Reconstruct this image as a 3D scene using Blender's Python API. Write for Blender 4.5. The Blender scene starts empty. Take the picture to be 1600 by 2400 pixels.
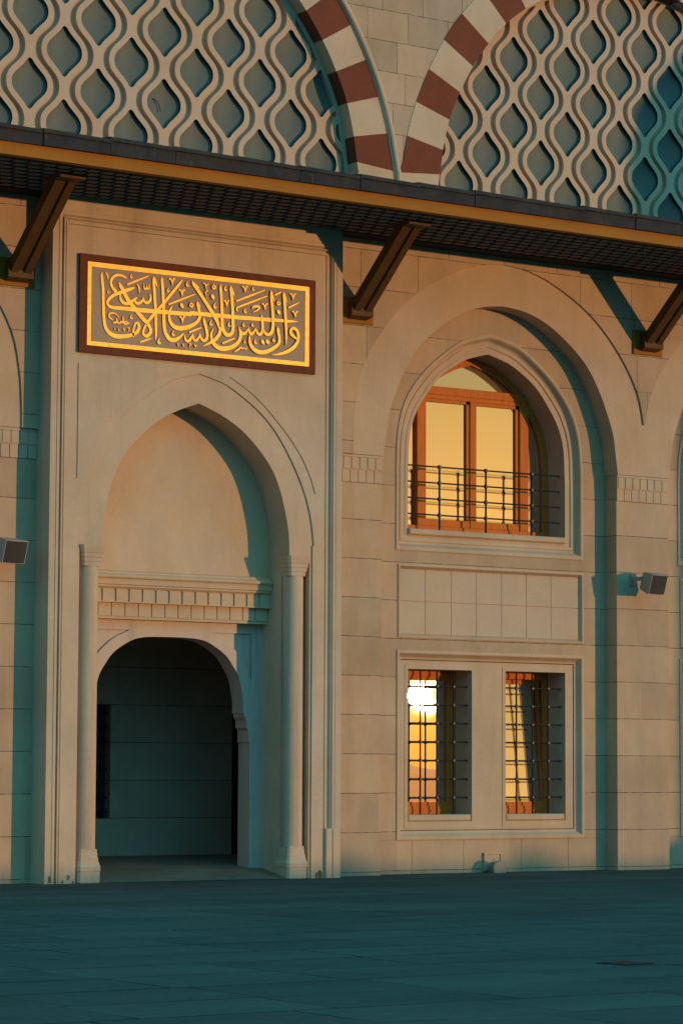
import bpy, bmesh, math, random
from mathutils import Vector, Matrix, noise
from mathutils.geometry import tessellate_polygon
C = bpy.context
scene = C.scene
R = math.radians
random.seed(7)

# ------------------------------------------------------------------ camera
cam_d = bpy.data.cameras.new("camera")
cam = bpy.data.objects.new("camera", cam_d)
scene.collection.objects.link(cam)
rx = Vector((0.82864383, -0.55975896, 0.00439466))
fw = Vector((0.55721800, 0.82558116, 0.08901599))
up = rx.cross(fw)
cam.matrix_world = Matrix(((rx.x, up.x, -fw.x, 0.0), (rx.y, up.y, -fw.y, -34.0212), (rx.z, up.z, -fw.z, 1.6), (0, 0, 0, 1)))
cam_d.sensor_fit = 'VERTICAL'
cam_d.sensor_height = 24.0
cam_d.lens = 24.0 * 6632.0 / 2400.0
cam_d.clip_end = 8000.0
scene.camera = cam

# ------------------------------------------------------------------ light
SKY_COOL = (0.68, 3.4, 4.55)
SKY_WARM = (1.75, 1.60, 0.78)
SUN_AZ, SUN_EL = R(35.69), R(1.40)          # azimuth from the wall's outward normal towards +X
SUN_ROT = math.pi - SUN_AZ
sun_dir = Vector((math.sin(SUN_AZ) * math.cos(SUN_EL), -math.cos(SUN_AZ) * math.cos(SUN_EL), math.sin(SUN_EL)))
sun_d = bpy.data.lights.new("sun", 'SUN')
sun_d.energy = 2.12
sun_d.angle = R(0.50)
sun_d.color = (1.0, 0.515, 0.205)
sun = bpy.data.objects.new("sun", sun_d)
sun.rotation_euler = (-sun_dir).to_track_quat('-Z', 'Y').to_euler()
sun.location = sun_dir * 60 + Vector((25, 0, 5))
scene.collection.objects.link(sun)

world = bpy.data.worlds.new("World")
scene.world = world
world.use_nodes = True
wt = world.node_tree
wt.nodes.clear()
w_out = wt.nodes.new('ShaderNodeOutputWorld')
w_bg = wt.nodes.new('ShaderNodeBackground')
w_sky = wt.nodes.new('ShaderNodeTexSky')
w_sky.sky_type = 'NISHITA'
w_sky.sun_disc = False
w_sky.sun_elevation = SUN_EL
w_sky.sun_rotation = SUN_ROT
w_sky.air_density = 1.0
w_sky.dust_density = 1.0
w_sky.ozone_density = 1.0
w_bg.inputs['Strength'].default_value = 0.15

# warm aureole round the low sun, teal dusk sky elsewhere (both from the same sky model)
w_geo = wt.nodes.new('ShaderNodeNewGeometry')
w_dot = wt.nodes.new('ShaderNodeVectorMath')
w_dot.operation = 'DOT_PRODUCT'
w_dot.inputs[1].default_value = tuple(-sun_dir)
wt.links.new(w_geo.outputs['Incoming'], w_dot.inputs[0])
w_ramp = wt.nodes.new('ShaderNodeMapRange')
w_ramp.interpolation_type = 'SMOOTHSTEP'
w_ramp.inputs[1].default_value = math.cos(R(24))
w_ramp.inputs[2].default_value = math.cos(R(7))
wt.links.new(w_dot.outputs['Value'], w_ramp.inputs[0])
w_gam = wt.nodes.new('ShaderNodeGamma')
w_gam.inputs[1].default_value = 0.5
w_gam2 = wt.nodes.new('ShaderNodeGamma')
w_gam2.inputs[1].default_value = 0.36
wt.links.new(w_sky.outputs[0], w_gam2.inputs[0])
wt.links.new(w_sky.outputs[0], w_gam.inputs[0])
w_bw = wt.nodes.new('ShaderNodeRGBToBW')
wt.links.new(w_gam.outputs[0], w_bw.inputs[0])
def w_mul(sock, col):
    n = wt.nodes.new('ShaderNodeMix')
    n.data_type = 'RGBA'
    n.blend_type = 'MULTIPLY'
    n.inputs[0].default_value = 1.0
    n.inputs[7].default_value = (*col, 1.0)
    wt.links.new(sock, n.inputs[6])
    return n.outputs[2]
w_sep = wt.nodes.new('ShaderNodeSeparateXYZ')
wt.links.new(w_geo.outputs['Incoming'], w_sep.inputs[0])
w_el = wt.nodes.new('ShaderNodeMapRange')          # the dusk sky is deeper low down, clearer overhead
w_el.interpolation_type = 'SMOOTHSTEP'
w_el.inputs[1].default_value = 0.0
w_el.inputs[2].default_value = -0.75
w_el.inputs[3].default_value = 0.55
w_el.inputs[4].default_value = 2.1
wt.links.new(w_sep.outputs[2], w_el.inputs[0])
w_cool = wt.nodes.new('ShaderNodeMath')
w_cool.operation = 'MULTIPLY'
wt.links.new(w_bw.outputs[0], w_cool.inputs[0])
wt.links.new(w_el.outputs[0], w_cool.inputs[1])
w_mix = wt.nodes.new('ShaderNodeMix')
w_mix.data_type = 'RGBA'
wt.links.new(w_ramp.outputs[0], w_mix.inputs[0])
wt.links.new(w_mul(w_cool.outputs[0], SKY_COOL), w_mix.inputs[6])
w_low = wt.nodes.new('ShaderNodeMapRange')         # redder right at the horizon
w_low.inputs[1].default_value = 0.0
w_low.inputs[2].default_value = -0.05
wt.links.new(w_sep.outputs[2], w_low.inputs[0])
w_red = wt.nodes.new('ShaderNodeMix')
w_red.data_type = 'RGBA'
w_red.inputs[6].default_value = (1.0, 0.70, 0.35, 1.0)
w_red.inputs[7].default_value = (1.0, 1.0, 1.0, 1.0)
wt.links.new(w_low.outputs[0], w_red.inputs[0])
w_glow = wt.nodes.new('ShaderNodeMix')
w_glow.data_type = 'RGBA'
w_glow.blend_type = 'MULTIPLY'
w_glow.inputs[0].default_value = 1.0
wt.links.new(w_mul(w_gam2.outputs[0], SKY_WARM), w_glow.inputs[6])
wt.links.new(w_red.outputs[2], w_glow.inputs[7])
wt.links.new(w_glow.outputs[2], w_mix.inputs[7])
wt.links.new(w_mix.outputs[2], w_bg.inputs['Color'])
wt.links.new(w_bg.outputs[0], w_out.inputs['Surface'])

scene.view_settings.view_transform = 'Standard'
scene.view_settings.look = 'None'
scene.view_settings.exposure = 0.0
scene.view_settings.gamma = 1.0
scene.render.engine = 'CYCLES'
scene.cycles.use_denoising = True
scene.cycles.max_bounces = 8
scene.cycles.caustics_reflective = False
scene.cycles.caustics_refractive = False
scene.cycles.sample_clamp_indirect = 6.0

# ------------------------------------------------------------------ materials
def nodes_of(name):
    m = bpy.data.materials.new(name)
    m.use_nodes = True
    nt = m.node_tree
    return m, nt, nt.nodes['Principled BSDF']

def N(nt, typ, **kw):
    n = nt.nodes.new(typ)
    for k, v in kw.items():
        setattr(n, k, v)
    return n

def M_(nt, op, a, b=None, c=None, clamp=False):
    n = nt.nodes.new('ShaderNodeMath')
    n.operation = op
    n.use_clamp = clamp
    for i, v in enumerate((a, b, c)):
        if v is None:
            continue
        if isinstance(v, (int, float)):
            n.inputs[i].default_value = v
        else:
            nt.links.new(v, n.inputs[i])
    return n.outputs[0]

def mixcol(nt, fac, a, b, blend='MIX'):
    n = nt.nodes.new('ShaderNodeMix')
    n.data_type = 'RGBA'
    n.blend_type = blend
    for i, v in ((0, fac), (6, a), (7, b)):
        if isinstance(v, (int, float)):
            n.inputs[i].default_value = v
        elif isinstance(v, tuple):
            n.inputs[i].default_value = (*v, 1.0)
        else:
            nt.links.new(v, n.inputs[i])
    return n.outputs[2]

def noise_tex(nt, vec, scale, detail=4.0, rough=0.55, stretch=None):
    if stretch:
        mp = N(nt, 'ShaderNodeMapping')
        mp.inputs['Scale'].default_value = stretch
        nt.links.new(vec, mp.inputs['Vector'])
        vec = mp.outputs[0]
    n = N(nt, 'ShaderNodeTexNoise')
    n.inputs['Scale'].default_value = scale
    n.inputs['Detail'].default_value = detail
    n.inputs['Roughness'].default_value = rough
    nt.links.new(vec, n.inputs['Vector'])
    return n.outputs['Fac']

def maprange(nt, v, a, b, c, d):
    n = N(nt, 'ShaderNodeMapRange')
    n.inputs[1].default_value = a
    n.inputs[2].default_value = b
    n.inputs[3].default_value = c
    n.inputs[4].default_value = d
    nt.links.new(v, n.inputs[0])
    return n.outputs[0]

def stone(name, base, var=0.035, blotch=0.10, rough=0.8, row=None, z0=0.0, col=None, jw=0.006, jcol=(0.06, 0.045, 0.032), tone=0.10, stain=0.0, warm=(1.0, 0.93, 0.84)):
    """Dressed limestone; row/col give the spacing of the mortar joints."""
    m, nt, bs = nodes_of(name)
    geo = N(nt, 'ShaderNodeNewGeometry')
    pos = geo.outputs['Position']
    sep = N(nt, 'ShaderNodeSeparateXYZ')
    nt.links.new(pos, sep.inputs[0])
    fine = noise_tex(nt, pos, 28.0, 5.0, 0.6)
    big = noise_tex(nt, pos, 1.1, 4.0, 0.55)
    mid = noise_tex(nt, pos, 5.0, 4.0, 0.6, (1.0, 1.0, 0.35))
    val = M_(nt, 'ADD', maprange(nt, fine, 0.3, 0.7, -var, var), maprange(nt, big, 0.3, 0.7, -blotch, blotch))
    val = M_(nt, 'ADD', val, maprange(nt, mid, 0.3, 0.7, -blotch * 0.5, blotch * 0.5))
    colr = mixcol(nt, maprange(nt, noise_tex(nt, pos, 0.7, 3.0), 0.35, 0.65, 0.0, 1.0), base, tuple(b * w for b, w in zip(base, warm)))
    joint = None
    if row:
        zz = M_(nt, 'SUBTRACT', sep.outputs[2], z0)
        d = M_(nt, 'PINGPONG', zz, row / 2)
        rowi = M_(nt, 'FLOOR', M_(nt, 'DIVIDE', zz, row))
        wn = N(nt, 'ShaderNodeTexWhiteNoise')
        wn.noise_dimensions = '1D'
        nt.links.new(rowi, wn.inputs['W'])
        cw = col or 2.1
        rxx = M_(nt, 'ADD', sep.outputs[0], M_(nt, 'MULTIPLY', wn.outputs[0], cw * 3.0))
        coli = M_(nt, 'FLOOR', M_(nt, 'DIVIDE', rxx, cw))
        if col:
            d = M_(nt, 'MINIMUM', d, M_(nt, 'PINGPONG', rxx, cw / 2))
        joint = maprange(nt, d, jw * 0.5, jw, 1.0, 0.0)
        jn = maprange(nt, noise_tex(nt, pos, 6.0, 2.0), 0.32, 0.55, 0.35, 1.0)
        joint = M_(nt, 'MULTIPLY', joint, jn)
        w2 = N(nt, 'ShaderNodeTexWhiteNoise')
        w2.noise_dimensions = '2D'
        cb = N(nt, 'ShaderNodeCombineXYZ')
        nt.links.new(rowi, cb.inputs[0])
        nt.links.new(coli, cb.inputs[1])
        nt.links.new(cb.outputs[0], w2.inputs['Vector'])
        val = M_(nt, 'ADD', val, maprange(nt, w2.outputs[0], 0.0, 1.0, -tone, tone))
    val = M_(nt, 'ADD', val, 1.0)
    vv = N(nt, 'ShaderNodeCombineColor')
    for i in range(3):
        nt.links.new(val, vv.inputs[i])
    colr = mixcol(nt, 1.0, colr, vv.outputs[0], 'MULTIPLY')
    if stain:
        st = noise_tex(nt, pos, 2.2, 5.0, 0.65, (1.6, 1.6, 0.12))
        colr = mixcol(nt, M_(nt, 'MULTIPLY', maprange(nt, st, 0.52, 0.74, 0.0, 1.0), stain), colr, (0.16, 0.13, 0.10))
    if joint is not None:
        colr = mixcol(nt, joint, colr, jcol)
    nt.links.new(colr, bs.inputs['Base Color'])
    bs.inputs['Roughness'].default_value = rough
    bs.inputs['Specular IOR Level'].default_value = 0.25
    h = M_(nt, 'MULTIPLY', fine, 0.4)
    if joint is not None:
        h = M_(nt, 'SUBTRACT', h, M_(nt, 'MULTIPLY', joint, 3.0))
    bp = N(nt, 'ShaderNodeBump')
    bp.inputs['Strength'].default_value = 0.35
    bp.inputs['Distance'].default_value = 0.004
    nt.links.new(h, bp.inputs['Height'])
    nt.links.new(bp.outputs[0], bs.inputs['Normal'])
    return m

def plain(name, base, rough=0.5, metal=0.0, var=0.12, scale=6.0, stretch=None, spec=0.5, bump=0.0):
    m, nt, bs = nodes_of(name)
    geo = N(nt, 'ShaderNodeNewGeometry')
    f = noise_tex(nt, geo.outputs['Position'], scale, 5.0, 0.6, stretch)
    lo = tuple(b * (1 - var) for b in base)
    hi = tuple(b * (1 + var) for b in base)
    nt.links.new(mixcol(nt, maprange(nt, f, 0.3, 0.7, 0.0, 1.0), lo, hi), bs.inputs['Base Color'])
    bs.inputs['Roughness'].default_value = rough
    bs.inputs['Metallic'].default_value = metal
    bs.inputs['Specular IOR Level'].default_value = spec
    if bump:
        bp = N(nt, 'ShaderNodeBump')
        bp.inputs['Strength'].default_value = bump
        bp.inputs['Distance'].default_value = 0.004
        nt.links.new(f, bp.inputs['Height'])
        nt.links.new(bp.outputs[0], bs.inputs['Normal'])
    return m

def glass_mat(name, dark, tint, fac, rough, wave=0.0, wscale=1.5, halo=0.0):
    m, nt, bs = nodes_of(name)
    out = nt.nodes['Material Output']
    nt.nodes.remove(bs)
    df = N(nt, 'ShaderNodeBsdfDiffuse')
    df.inputs['Color'].default_value = (*dark, 1)
    gl = N(nt, 'ShaderNodeBsdfGlossy')
    gl.inputs['Color'].default_value = (*tint, 1)
    gl.inputs['Roughness'].default_value = rough
    refl = gl.outputs[0]
    if halo:
        g2 = N(nt, 'ShaderNodeBsdfGlossy')
        g2.inputs['Color'].default_value = (tint[0], tint[1] * 0.75, tint[2] * 0.5, 1)
        g2.inputs['Roughness'].default_value = 0.26
        m2 = N(nt, 'ShaderNodeMixShader')
        m2.inputs[0].default_value = halo
        nt.links.new(gl.outputs[0], m2.inputs[1])
        nt.links.new(g2.outputs[0], m2.inputs[2])
        refl = m2.outputs[0]
    mx = N(nt, 'ShaderNodeMixShader')
    mx.inputs[0].default_value = fac
    nt.links.new(df.outputs[0], mx.inputs[1])
    nt.links.new(refl, mx.inputs[2])
    nt.links.new(mx.outputs[0], out.inputs['Surface'])
    if wave:
        geo = N(nt, 'ShaderNodeNewGeometry')
        f = noise_tex(nt, geo.outputs['Position'], wscale, 1.0, 0.4)
        bp = N(nt, 'ShaderNodeBump')
        bp.inputs['Strength'].default_value = 1.0
        bp.inputs['Distance'].default_value = wave
        nt.links.new(f, bp.inputs['Height'])
        nt.links.new(bp.outputs[0], gl.inputs['Normal'])
    return m

ROW = 0.5695
LIME = (0.475, 0.355, 0.245)
m_pier = stone('pier_stone', LIME, row=ROW, z0=0.622, tone=0.11, stain=0.16)
m_ashlar = stone('spandrel_ashlar', LIME, row=ROW, z0=0.622, col=1.03, tone=0.09, stain=0.12)
m_recess = stone('recess_ashlar', LIME, row=ROW, z0=0.622, tone=0.09, stain=0.14)
m_upper = stone('upper_ashlar', (0.44, 0.345, 0.25), row=0.466, z0=10.98, col=0.74, tone=0.10, stain=0.12)
m_smooth = stone('smooth_limestone', (0.54, 0.42, 0.30), blotch=0.08, tone=0, stain=0.12)
m_portal = stone('portal_limestone', (0.55, 0.44, 0.325), blotch=0.08, stain=0.25)
m_plaster = stone('niche_plaster', (0.56, 0.43, 0.30), blotch=0.07, warm=(1.0, 0.9, 0.78))
m_marble = stone('grey_marble', (0.50, 0.42, 0.36), blotch=0.06, stain=0.45, rough=0.5)
m_inner = stone('passage_stone', (0.42, 0.36, 0.28), row=0.563, z0=0.793, tone=0.05)
m_cream = stone('cream_voussoir', (0.55, 0.43, 0.31), blotch=0.08, tone=0)
m_red = stone('red_voussoir', (0.172, 0.050, 0.025), blotch=0.10, var=0.10)
m_lattice = stone('lattice_concrete', (0.54, 0.41, 0.30), blotch=0.05)
m_reveal_shade = plain('lattice_reveal_shade', (0.05, 0.055, 0.052), rough=0.7, spec=0.1)  # dark colour stands in for the deep shade inside the lattice openings
m_tile = stone('panel_tile', (0.53, 0.42, 0.31), blotch=0.05)
m_gold = plain('gilt_fascia_paint', (0.34, 0.135, 0.013), rough=0.6, spec=0.15, var=0.10, scale=3.0, stretch=(0.3, 1, 1))
m_strut = plain('bronze_painted_steel', (0.105, 0.055, 0.017), rough=0.6, spec=0.2, var=0.15)
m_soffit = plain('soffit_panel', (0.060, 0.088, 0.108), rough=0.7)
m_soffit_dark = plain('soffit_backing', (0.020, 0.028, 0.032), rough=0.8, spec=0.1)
m_lead, nt, bs = nodes_of('weathered_lead')
geo = N(nt, 'ShaderNodeNewGeometry')
pos = geo.outputs['Position']
c_ = mixcol(nt, maprange(nt, noise_tex(nt, pos, 3.0, 6.0, 0.65), 0.35, 0.65, 0, 1), (0.020, 0.025, 0.032), (0.042, 0.046, 0.052))
c_ = mixcol(nt, maprange(nt, noise_tex(nt, pos, 1.7, 5.0, 0.7, (1, 1, 2)), 0.50, 0.68, 0, 0.75), c_, (0.050, 0.034, 0.024))
c_ = mixcol(nt, maprange(nt, noise_tex(nt, pos, 7.0, 4.0, 0.7, (1, 1, 0.25)), 0.60, 0.78, 0, 0.8), c_, (0.11, 0.105, 0.095))
nt.links.new(c_, bs.inputs['Base Color'])
bs.inputs['Roughness'].default_value = 0.75
bs.inputs['Specular IOR Level'].default_value = 0.15
m_wood = plain('varnished_wood', (0.60, 0.170, 0.030), rough=0.55, spec=0.1, var=0.13, scale=4.0, stretch=(6, 6, 0.6))
m_iron = plain('wrought_iron', (0.016, 0.015, 0.014), rough=0.42, var=0.2, spec=0.28)
m_gilt = plain('gold_leaf', (0.85, 0.475, 0.055), rough=0.46, metal=0.35, var=0.16, scale=14.0)
m_brown = plain('brown_frame_paint', (0.15, 0.046, 0.024), rough=0.7, spec=0.15, var=0.2, scale=5)
m_field = plain('grey_inscription_ground', (0.43, 0.33, 0.245), rough=0.8, spec=0.1, var=0.05, scale=4)
m_grey = plain('grey_cast_metal', (0.15, 0.145, 0.13), rough=0.45, var=0.12)
m_case = plain('speaker_case', (0.33, 0.31, 0.28), rough=0.5, var=0.08)
m_mesh = plain('speaker_cloth', (0.028, 0.028, 0.028), rough=0.75, var=0.25, scale=90)
m_black = plain('dark_interior', (0.012, 0.013, 0.014), rough=0.6)
m_pane = glass_mat('window_glass', (0.02, 0.02, 0.02), (1.0, 0.97, 0.9), 0.70, 0.004, wave=0.0018, wscale=1.3, halo=0.024)
m_frost = glass_mat('lattice_glass', (0.088, 0.113, 0.106), (0.7, 0.9, 0.9), 0.035, 0.55)

# ------------------------------------------------------------------ mesh helpers
class MB:
    def __init__(s):
        s.v, s.f, s.mi = [], [], []
    def add(s, vs, fs, mi=0):
        o = len(s.v)
        s.v += [tuple(p) for p in vs]
        s.f += [tuple(i + o for i in f) for f in fs]
        s.mi += [mi] * len(fs)
        return s
    def box(s, x0, x1, y0, y1, z0, z1, mi=0, bev=0.0):
        if bev <= 0:
            v = [(x0, y0, z0), (x1, y0, z0), (x1, y1, z0), (x0, y1, z0), (x0, y0, z1), (x1, y0, z1), (x1, y1, z1), (x0, y1, z1)]
            return s.add(v, [(0, 3, 2, 1), (4, 5, 6, 7), (0, 1, 5, 4), (1, 2, 6, 5), (2, 3, 7, 6), (3, 0, 4, 7)], mi)
        # chamfered front edges (front = y0)
        b = bev
        s.loop_extrude([(x0 + b, z0 + b), (x1 - b, z0 + b), (x1 - b, z1 - b), (x0 + b, z1 - b)], [(x0, z0), (x1, z0), (x1, z1), (x0, z1)], y0, y0 + b, y1, mi)
        return s
    def loop_extrude(s, inner, outer, y0, yb, y1, mi=0):
        n = len(inner)
        v = [(x, y0, z) for x, z in inner] + [(x, yb, z) for x, z in outer] + [(x, y1, z) for x, z in outer]
        f = [tuple(range(n)), tuple(range(3 * n - 1, 2 * n - 1, -1))]
        for i in range(n):
            j = (i + 1) % n
            f += [(i, i + n, j + n, j), (i + n, i + 2 * n, j + 2 * n, j + n)]
        return s.add(v, f, mi)
    def plate(s, loops, y0, y1, mi=0):
        """Flat polygon (first loop outline, others holes) in X/Z, from y0 (front) to y1 (back)."""
        vl = [[Vector((x, z, 0)) for x, z in lp] for lp in loops]
        tris = tessellate_polygon(vl)
        flat = [p for lp in loops for p in lp]
        n = len(flat)
        v = [(x, y0, z) for x, z in flat] + [(x, y1, z) for x, z in flat]
        f = []
        for t in tris:
            a, b, c = (flat[i] for i in t)
            ar = (b[0] - a[0]) * (c[1] - a[1]) - (c[0] - a[0]) * (b[1] - a[1])
            t = tuple(t) if ar > 0 else (t[0], t[2], t[1])
            f.append(t)                                  # normal -Y for counter-clockwise seen from -Y
            f.append((t[0] + n, t[2] + n, t[1] + n))
        o = 0
        for k, lp in enumerate(loops):
            m = len(lp)
            ar = sum(lp[i][0] * lp[(i + 1) % m][1] - lp[(i + 1) % m][0] * lp[i][1] for i in range(m))
            for i in range(m):
                a, b = o + i, o + (i + 1) % m
                if (ar > 0) == (k == 0):
                    f.append((a, a + n, b + n, b))
                else:
                    f.append((b, b + n, a + n, a))
            o += m
        return s.add(v, f, mi)
    def loft(s, rows, closed=False, mi=0, flip=False):
        """rows: list of equally long lists of 3-D points."""
        n = len(rows[0])
        v = [p for r_ in rows for p in r_]
        f = []
        for i in range(len(rows) - 1):
            for j in range(n if closed else n - 1):
                k = (j + 1) % n
                q = (i * n + j, i * n + k, (i + 1) * n + k, (i + 1) * n + j)
                f.append(q[::-1] if flip else q)
        return s.add(v, f, mi)
    def tube(s, pts, r, seg=8, mi=0, cap=True):
        pts = [Vector(p) for p in pts]
        rows = []
        prev = None
        for i, p in enumerate(pts):
            t = (pts[min(i + 1, len(pts) - 1)] - pts[max(i - 1, 0)]).normalized()
            a = Vector((0, 0, 1)) if abs(t.z) < 0.9 else Vector((0, 1, 0))
            u = t.cross(a).normalized() if prev is None else (prev - t * prev.dot(t)).normalized()
            prev = u
            w = t.cross(u)
            rr = r[i] if isinstance(r, (list, tuple)) else r
            rows.append([tuple(p + (u * math.cos(2 * math.pi * k / seg) + w * math.sin(2 * math.pi * k / seg)) * rr) for k in range(seg)])
        o = len(s.v)
        s.loft(rows, True, mi)
        if cap:
            s.f += [tuple(o + k for k in range(seg))[::-1], tuple(o + (len(rows) - 1) * seg + k for k in range(seg))]
            s.mi += [mi, mi]
        return s
    def build(s, name, mats, parent=None, smooth=False, loc=None):
        me = bpy.data.meshes.new(name)
        me.from_pydata(s.v, [], s.f)
        for m in (mats if isinstance(mats, (list, tuple)) else [mats]):
            me.materials.append(m)
        me.polygons.foreach_set('material_index', s.mi)
        bm = bmesh.new()
        bm.from_mesh(me)
        bmesh.ops.recalc_face_normals(bm, faces=bm.faces)
        bm.to_mesh(me)
        bm.free()
        if smooth:
            me.polygons.foreach_set('use_smooth', [True] * len(me.polygons))
            me.set_sharp_from_angle(angle=R(32))
        me.update()
        o = bpy.data.objects.new(name, me)
        scene.collection.objects.link(o)
        if parent:
            o.parent = parent
        if loc:
            o.location = loc
        return o

def empty(name, loc=(0, 0, 0), parent=None):
    o = bpy.data.objects.new(name, None)
    o.location = loc
    o.empty_display_size = 0.3
    scene.collection.objects.link(o)
    if parent:
        o.parent = parent
    return o

def tag(o, label, cat, group=None):
    o['label'] = label
    o['category'] = cat
    if group:
        o['group'] = group
    return o

def copy_tree(o, dx, parent):
    c = o.copy()
    scene.collection.objects.link(c)
    c.parent = parent
    if parent is o.parent:
        c.location.x += dx
    for ch in list(o.children):
        copy_tree(ch, 0, c)
    return c

def smooth_curve(pts, n):
    """Catmull-Rom through pts, then resampled to n even steps."""
    P = [Vector(p) for p in pts]
    P = [P[0] * 2 - P[1]] + P + [P[-1] * 2 - P[-2]]
    fine = []
    for i in range(1, len(P) - 2):
        for k in range(12):
            t = k / 12
            a, b, c, d = P[i - 1], P[i], P[i + 1], P[i + 2]
            fine.append(0.5 * ((2 * b) + (c - a) * t + (2 * a - 5 * b + 4 * c - d) * t * t + (3 * b - a - 3 * c + d) * t ** 3))
    fine.append(P[-2])
    return resample(fine, n)

def resample(pts, n):
    P = [Vector(p) for p in pts]
    L = [0.0]
    for a, b in zip(P, P[1:]):
        L.append(L[-1] + (b - a).length)
    out = []
    k = 0
    for i in range(n + 1):
        t = L[-1] * i / n
        while k < len(L) - 2 and L[k + 1] < t:
            k += 1
        s = (t - L[k]) / max(1e-9, L[k + 1] - L[k])
        out.append(tuple(P[k].lerp(P[k + 1], min(1, s))))
    return out

def arch(cx, table, n=28):
    """table: (half-width, z) from the springing to the apex; polyline left springing -> apex -> right springing."""
    h = smooth_curve(table, n)
    left = [(cx - a, z) for a, z in h]
    right = [(cx + a, z) for a, z in h[::-1][1:]]
    return left + right

# ------------------------------------------------------------------ ground
m_pave, nt, bs = nodes_of('courtyard_marble_slabs')
geo = N(nt, 'ShaderNodeNewGeometry')
pos = geo.outputs['Position']
sep = N(nt, 'ShaderNodeSeparateXYZ')
nt.links.new(pos, sep.inputs[0])
SX, SY = 1.52, 1.02
yrow = M_(nt, 'FLOOR', M_(nt, 'DIVIDE', sep.outputs[1], SY))
wn = N(nt, 'ShaderNodeTexWhiteNoise'); wn.noise_dimensions = '1D'
nt.links.new(yrow, wn.inputs['W'])
xs = M_(nt, 'ADD', sep.outputs[0], M_(nt, 'MULTIPLY', wn.outputs[0], 4.0))
jl = M_(nt, 'MAXIMUM', maprange(nt, M_(nt, 'PINGPONG', sep.outputs[1], SY / 2), 0.014, 0.028, 1.0, 0.0), maprange(nt, M_(nt, 'PINGPONG', xs, SX / 2), 0.010, 0.022, 1.0, 0.0))
jm = M_(nt, 'MULTIPLY', jl, maprange(nt, noise_tex(nt, pos, 0.55, 3.0), 0.40, 0.58, 0.15, 1.0))
wn2 = N(nt, 'ShaderNodeTexWhiteNoise'); wn2.noise_dimensions = '2D'
cb = N(nt, 'ShaderNodeCombineXYZ')
nt.links.new(yrow, cb.inputs[0]); nt.links.new(M_(nt, 'FLOOR', M_(nt, 'DIVIDE', xs, SX)), cb.inputs[1])
nt.links.new(cb.outputs[0], wn2.inputs['Vector'])
v = M_(nt, 'ADD', maprange(nt, wn2.outputs[0], 0, 1, -0.11, 0.11), maprange(nt, noise_tex(nt, pos, 0.8, 5.0, 0.6, (0.5, 1.2, 1)), 0.3, 0.7, -0.13, 0.13))
v = M_(nt, 'ADD', M_(nt, 'ADD', v, maprange(nt, noise_tex(nt, pos, 9.0, 4.0), 0.3, 0.7, -0.08, 0.08)), 1.0)
vc = N(nt, 'ShaderNodeCombineColor')
for i in range(3):
    nt.links.new(v, vc.inputs[i])
gc = mixcol(nt, 1.0, (0.092, 0.083, 0.071), vc.outputs[0], 'MULTIPLY')
nt.links.new(mixcol(nt, M_(nt, 'MULTIPLY', jm, 0.9), gc, (0.03, 0.03, 0.03)), bs.inputs['Base Color'])
bs.inputs['Roughness'].default_value = 0.48
bs.inputs['Specular IOR Level'].default_value = 0.0
bp = N(nt, 'ShaderNodeBump'); bp.inputs['Strength'].default_value = 0.3; bp.inputs['Distance'].default_value = 0.01
nt.links.new(M_(nt, 'SUBTRACT', noise_tex(nt, pos, 2.0, 4.0), jm), bp.inputs['Height'])
nt.links.new(bp.outputs[0], bs.inputs['Normal'])
g = MB()
g.add([(-3000, -3000, 0), (3000, -3000, 0), (3000, 3000, 0), (-3000, 3000, 0)], [(0, 1, 2, 3)])
ground = g.build('ground', m_pave)
ground['kind'] = 'structure'

# ------------------------------------------------------------------ the mosque
mosque = tag(empty('mosque'), 'limestone mosque facade with recessed portal, arched windows and projecting eave', 'mosque')
BC, PER = 25.90, 5.49                      # centre of the window bay, distance to the next
PC = 20.315                                # portal centre
NX = BC + PER
LBC = 14.92                                # bay left of the portal
RING_OUT = [(2.78, 6.13), (2.775, 6.4), (2.735, 6.90), (2.60, 7.45), (2.235, 8.03), (1.68, 8.575), (1.0, 8.965), (0.48, 9.145), (0.0, 9.205)]
RING_IN = [(2.225, 6.13), (2.20, 6.30), (2.13, 6.75), (2.00, 7.10), (1.86, 7.40), (1.62, 7.77), (1.27, 8.09), (0.83, 8.37), (0.40, 8.52), (0.0, 8.565)]

# walls above the arches; the plain bands round the arches lie 3 cm behind them
SPY, RGY = -0.072, -0.042
def cut(pts, x0, x1):
    return [p for p in pts if x0 <= p[0] <= x1]
XV = (BC + NX) / 2
o1, o2 = arch(BC, RING_OUT), arch(NX, RING_OUT)
outl = cut(o1, 0, XV - 0.004) + [(XV, 6.94)] + cut(o2, XV + 0.004, NX)
sp = MB()
sp.plate([[(22.62, 6.13)] + outl + [(NX, 9.45), (22.62, 9.45)]], SPY, 0.0)
sp.build('spandrel_wall', m_ashlar, mosque)
sp = MB()
a0 = arch(LBC, RING_OUT)
sp.plate([[(LBC, 9.45)] + [p for p in a0 if p[0] >= LBC][0:] + [(18.0, 6.13), (18.0, 9.45)]], SPY, 0.0)
sp.build('spandrel_wall', m_ashlar, mosque)
ring = MB()
i1, i2 = arch(BC, RING_IN), arch(NX, RING_IN)
ring.plate([[(22.62, 6.131)] + i1 + i2 + [(NX + 2.8, 6.131), (NX + 2.8, 9.40), (22.62, 9.40)]], RGY, 0.29)
ring.build('arch_band', m_smooth, mosque, smooth=True)
ring = MB()
ring.plate([[(LBC - 2.8, 6.131)] + arch(LBC, RING_IN) + [(17.99, 6.131), (17.99, 9.40), (LBC - 2.8, 9.40)]], RGY, 0.29)
ring.build('arch_band', m_smooth, mosque, smooth=True)

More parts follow.
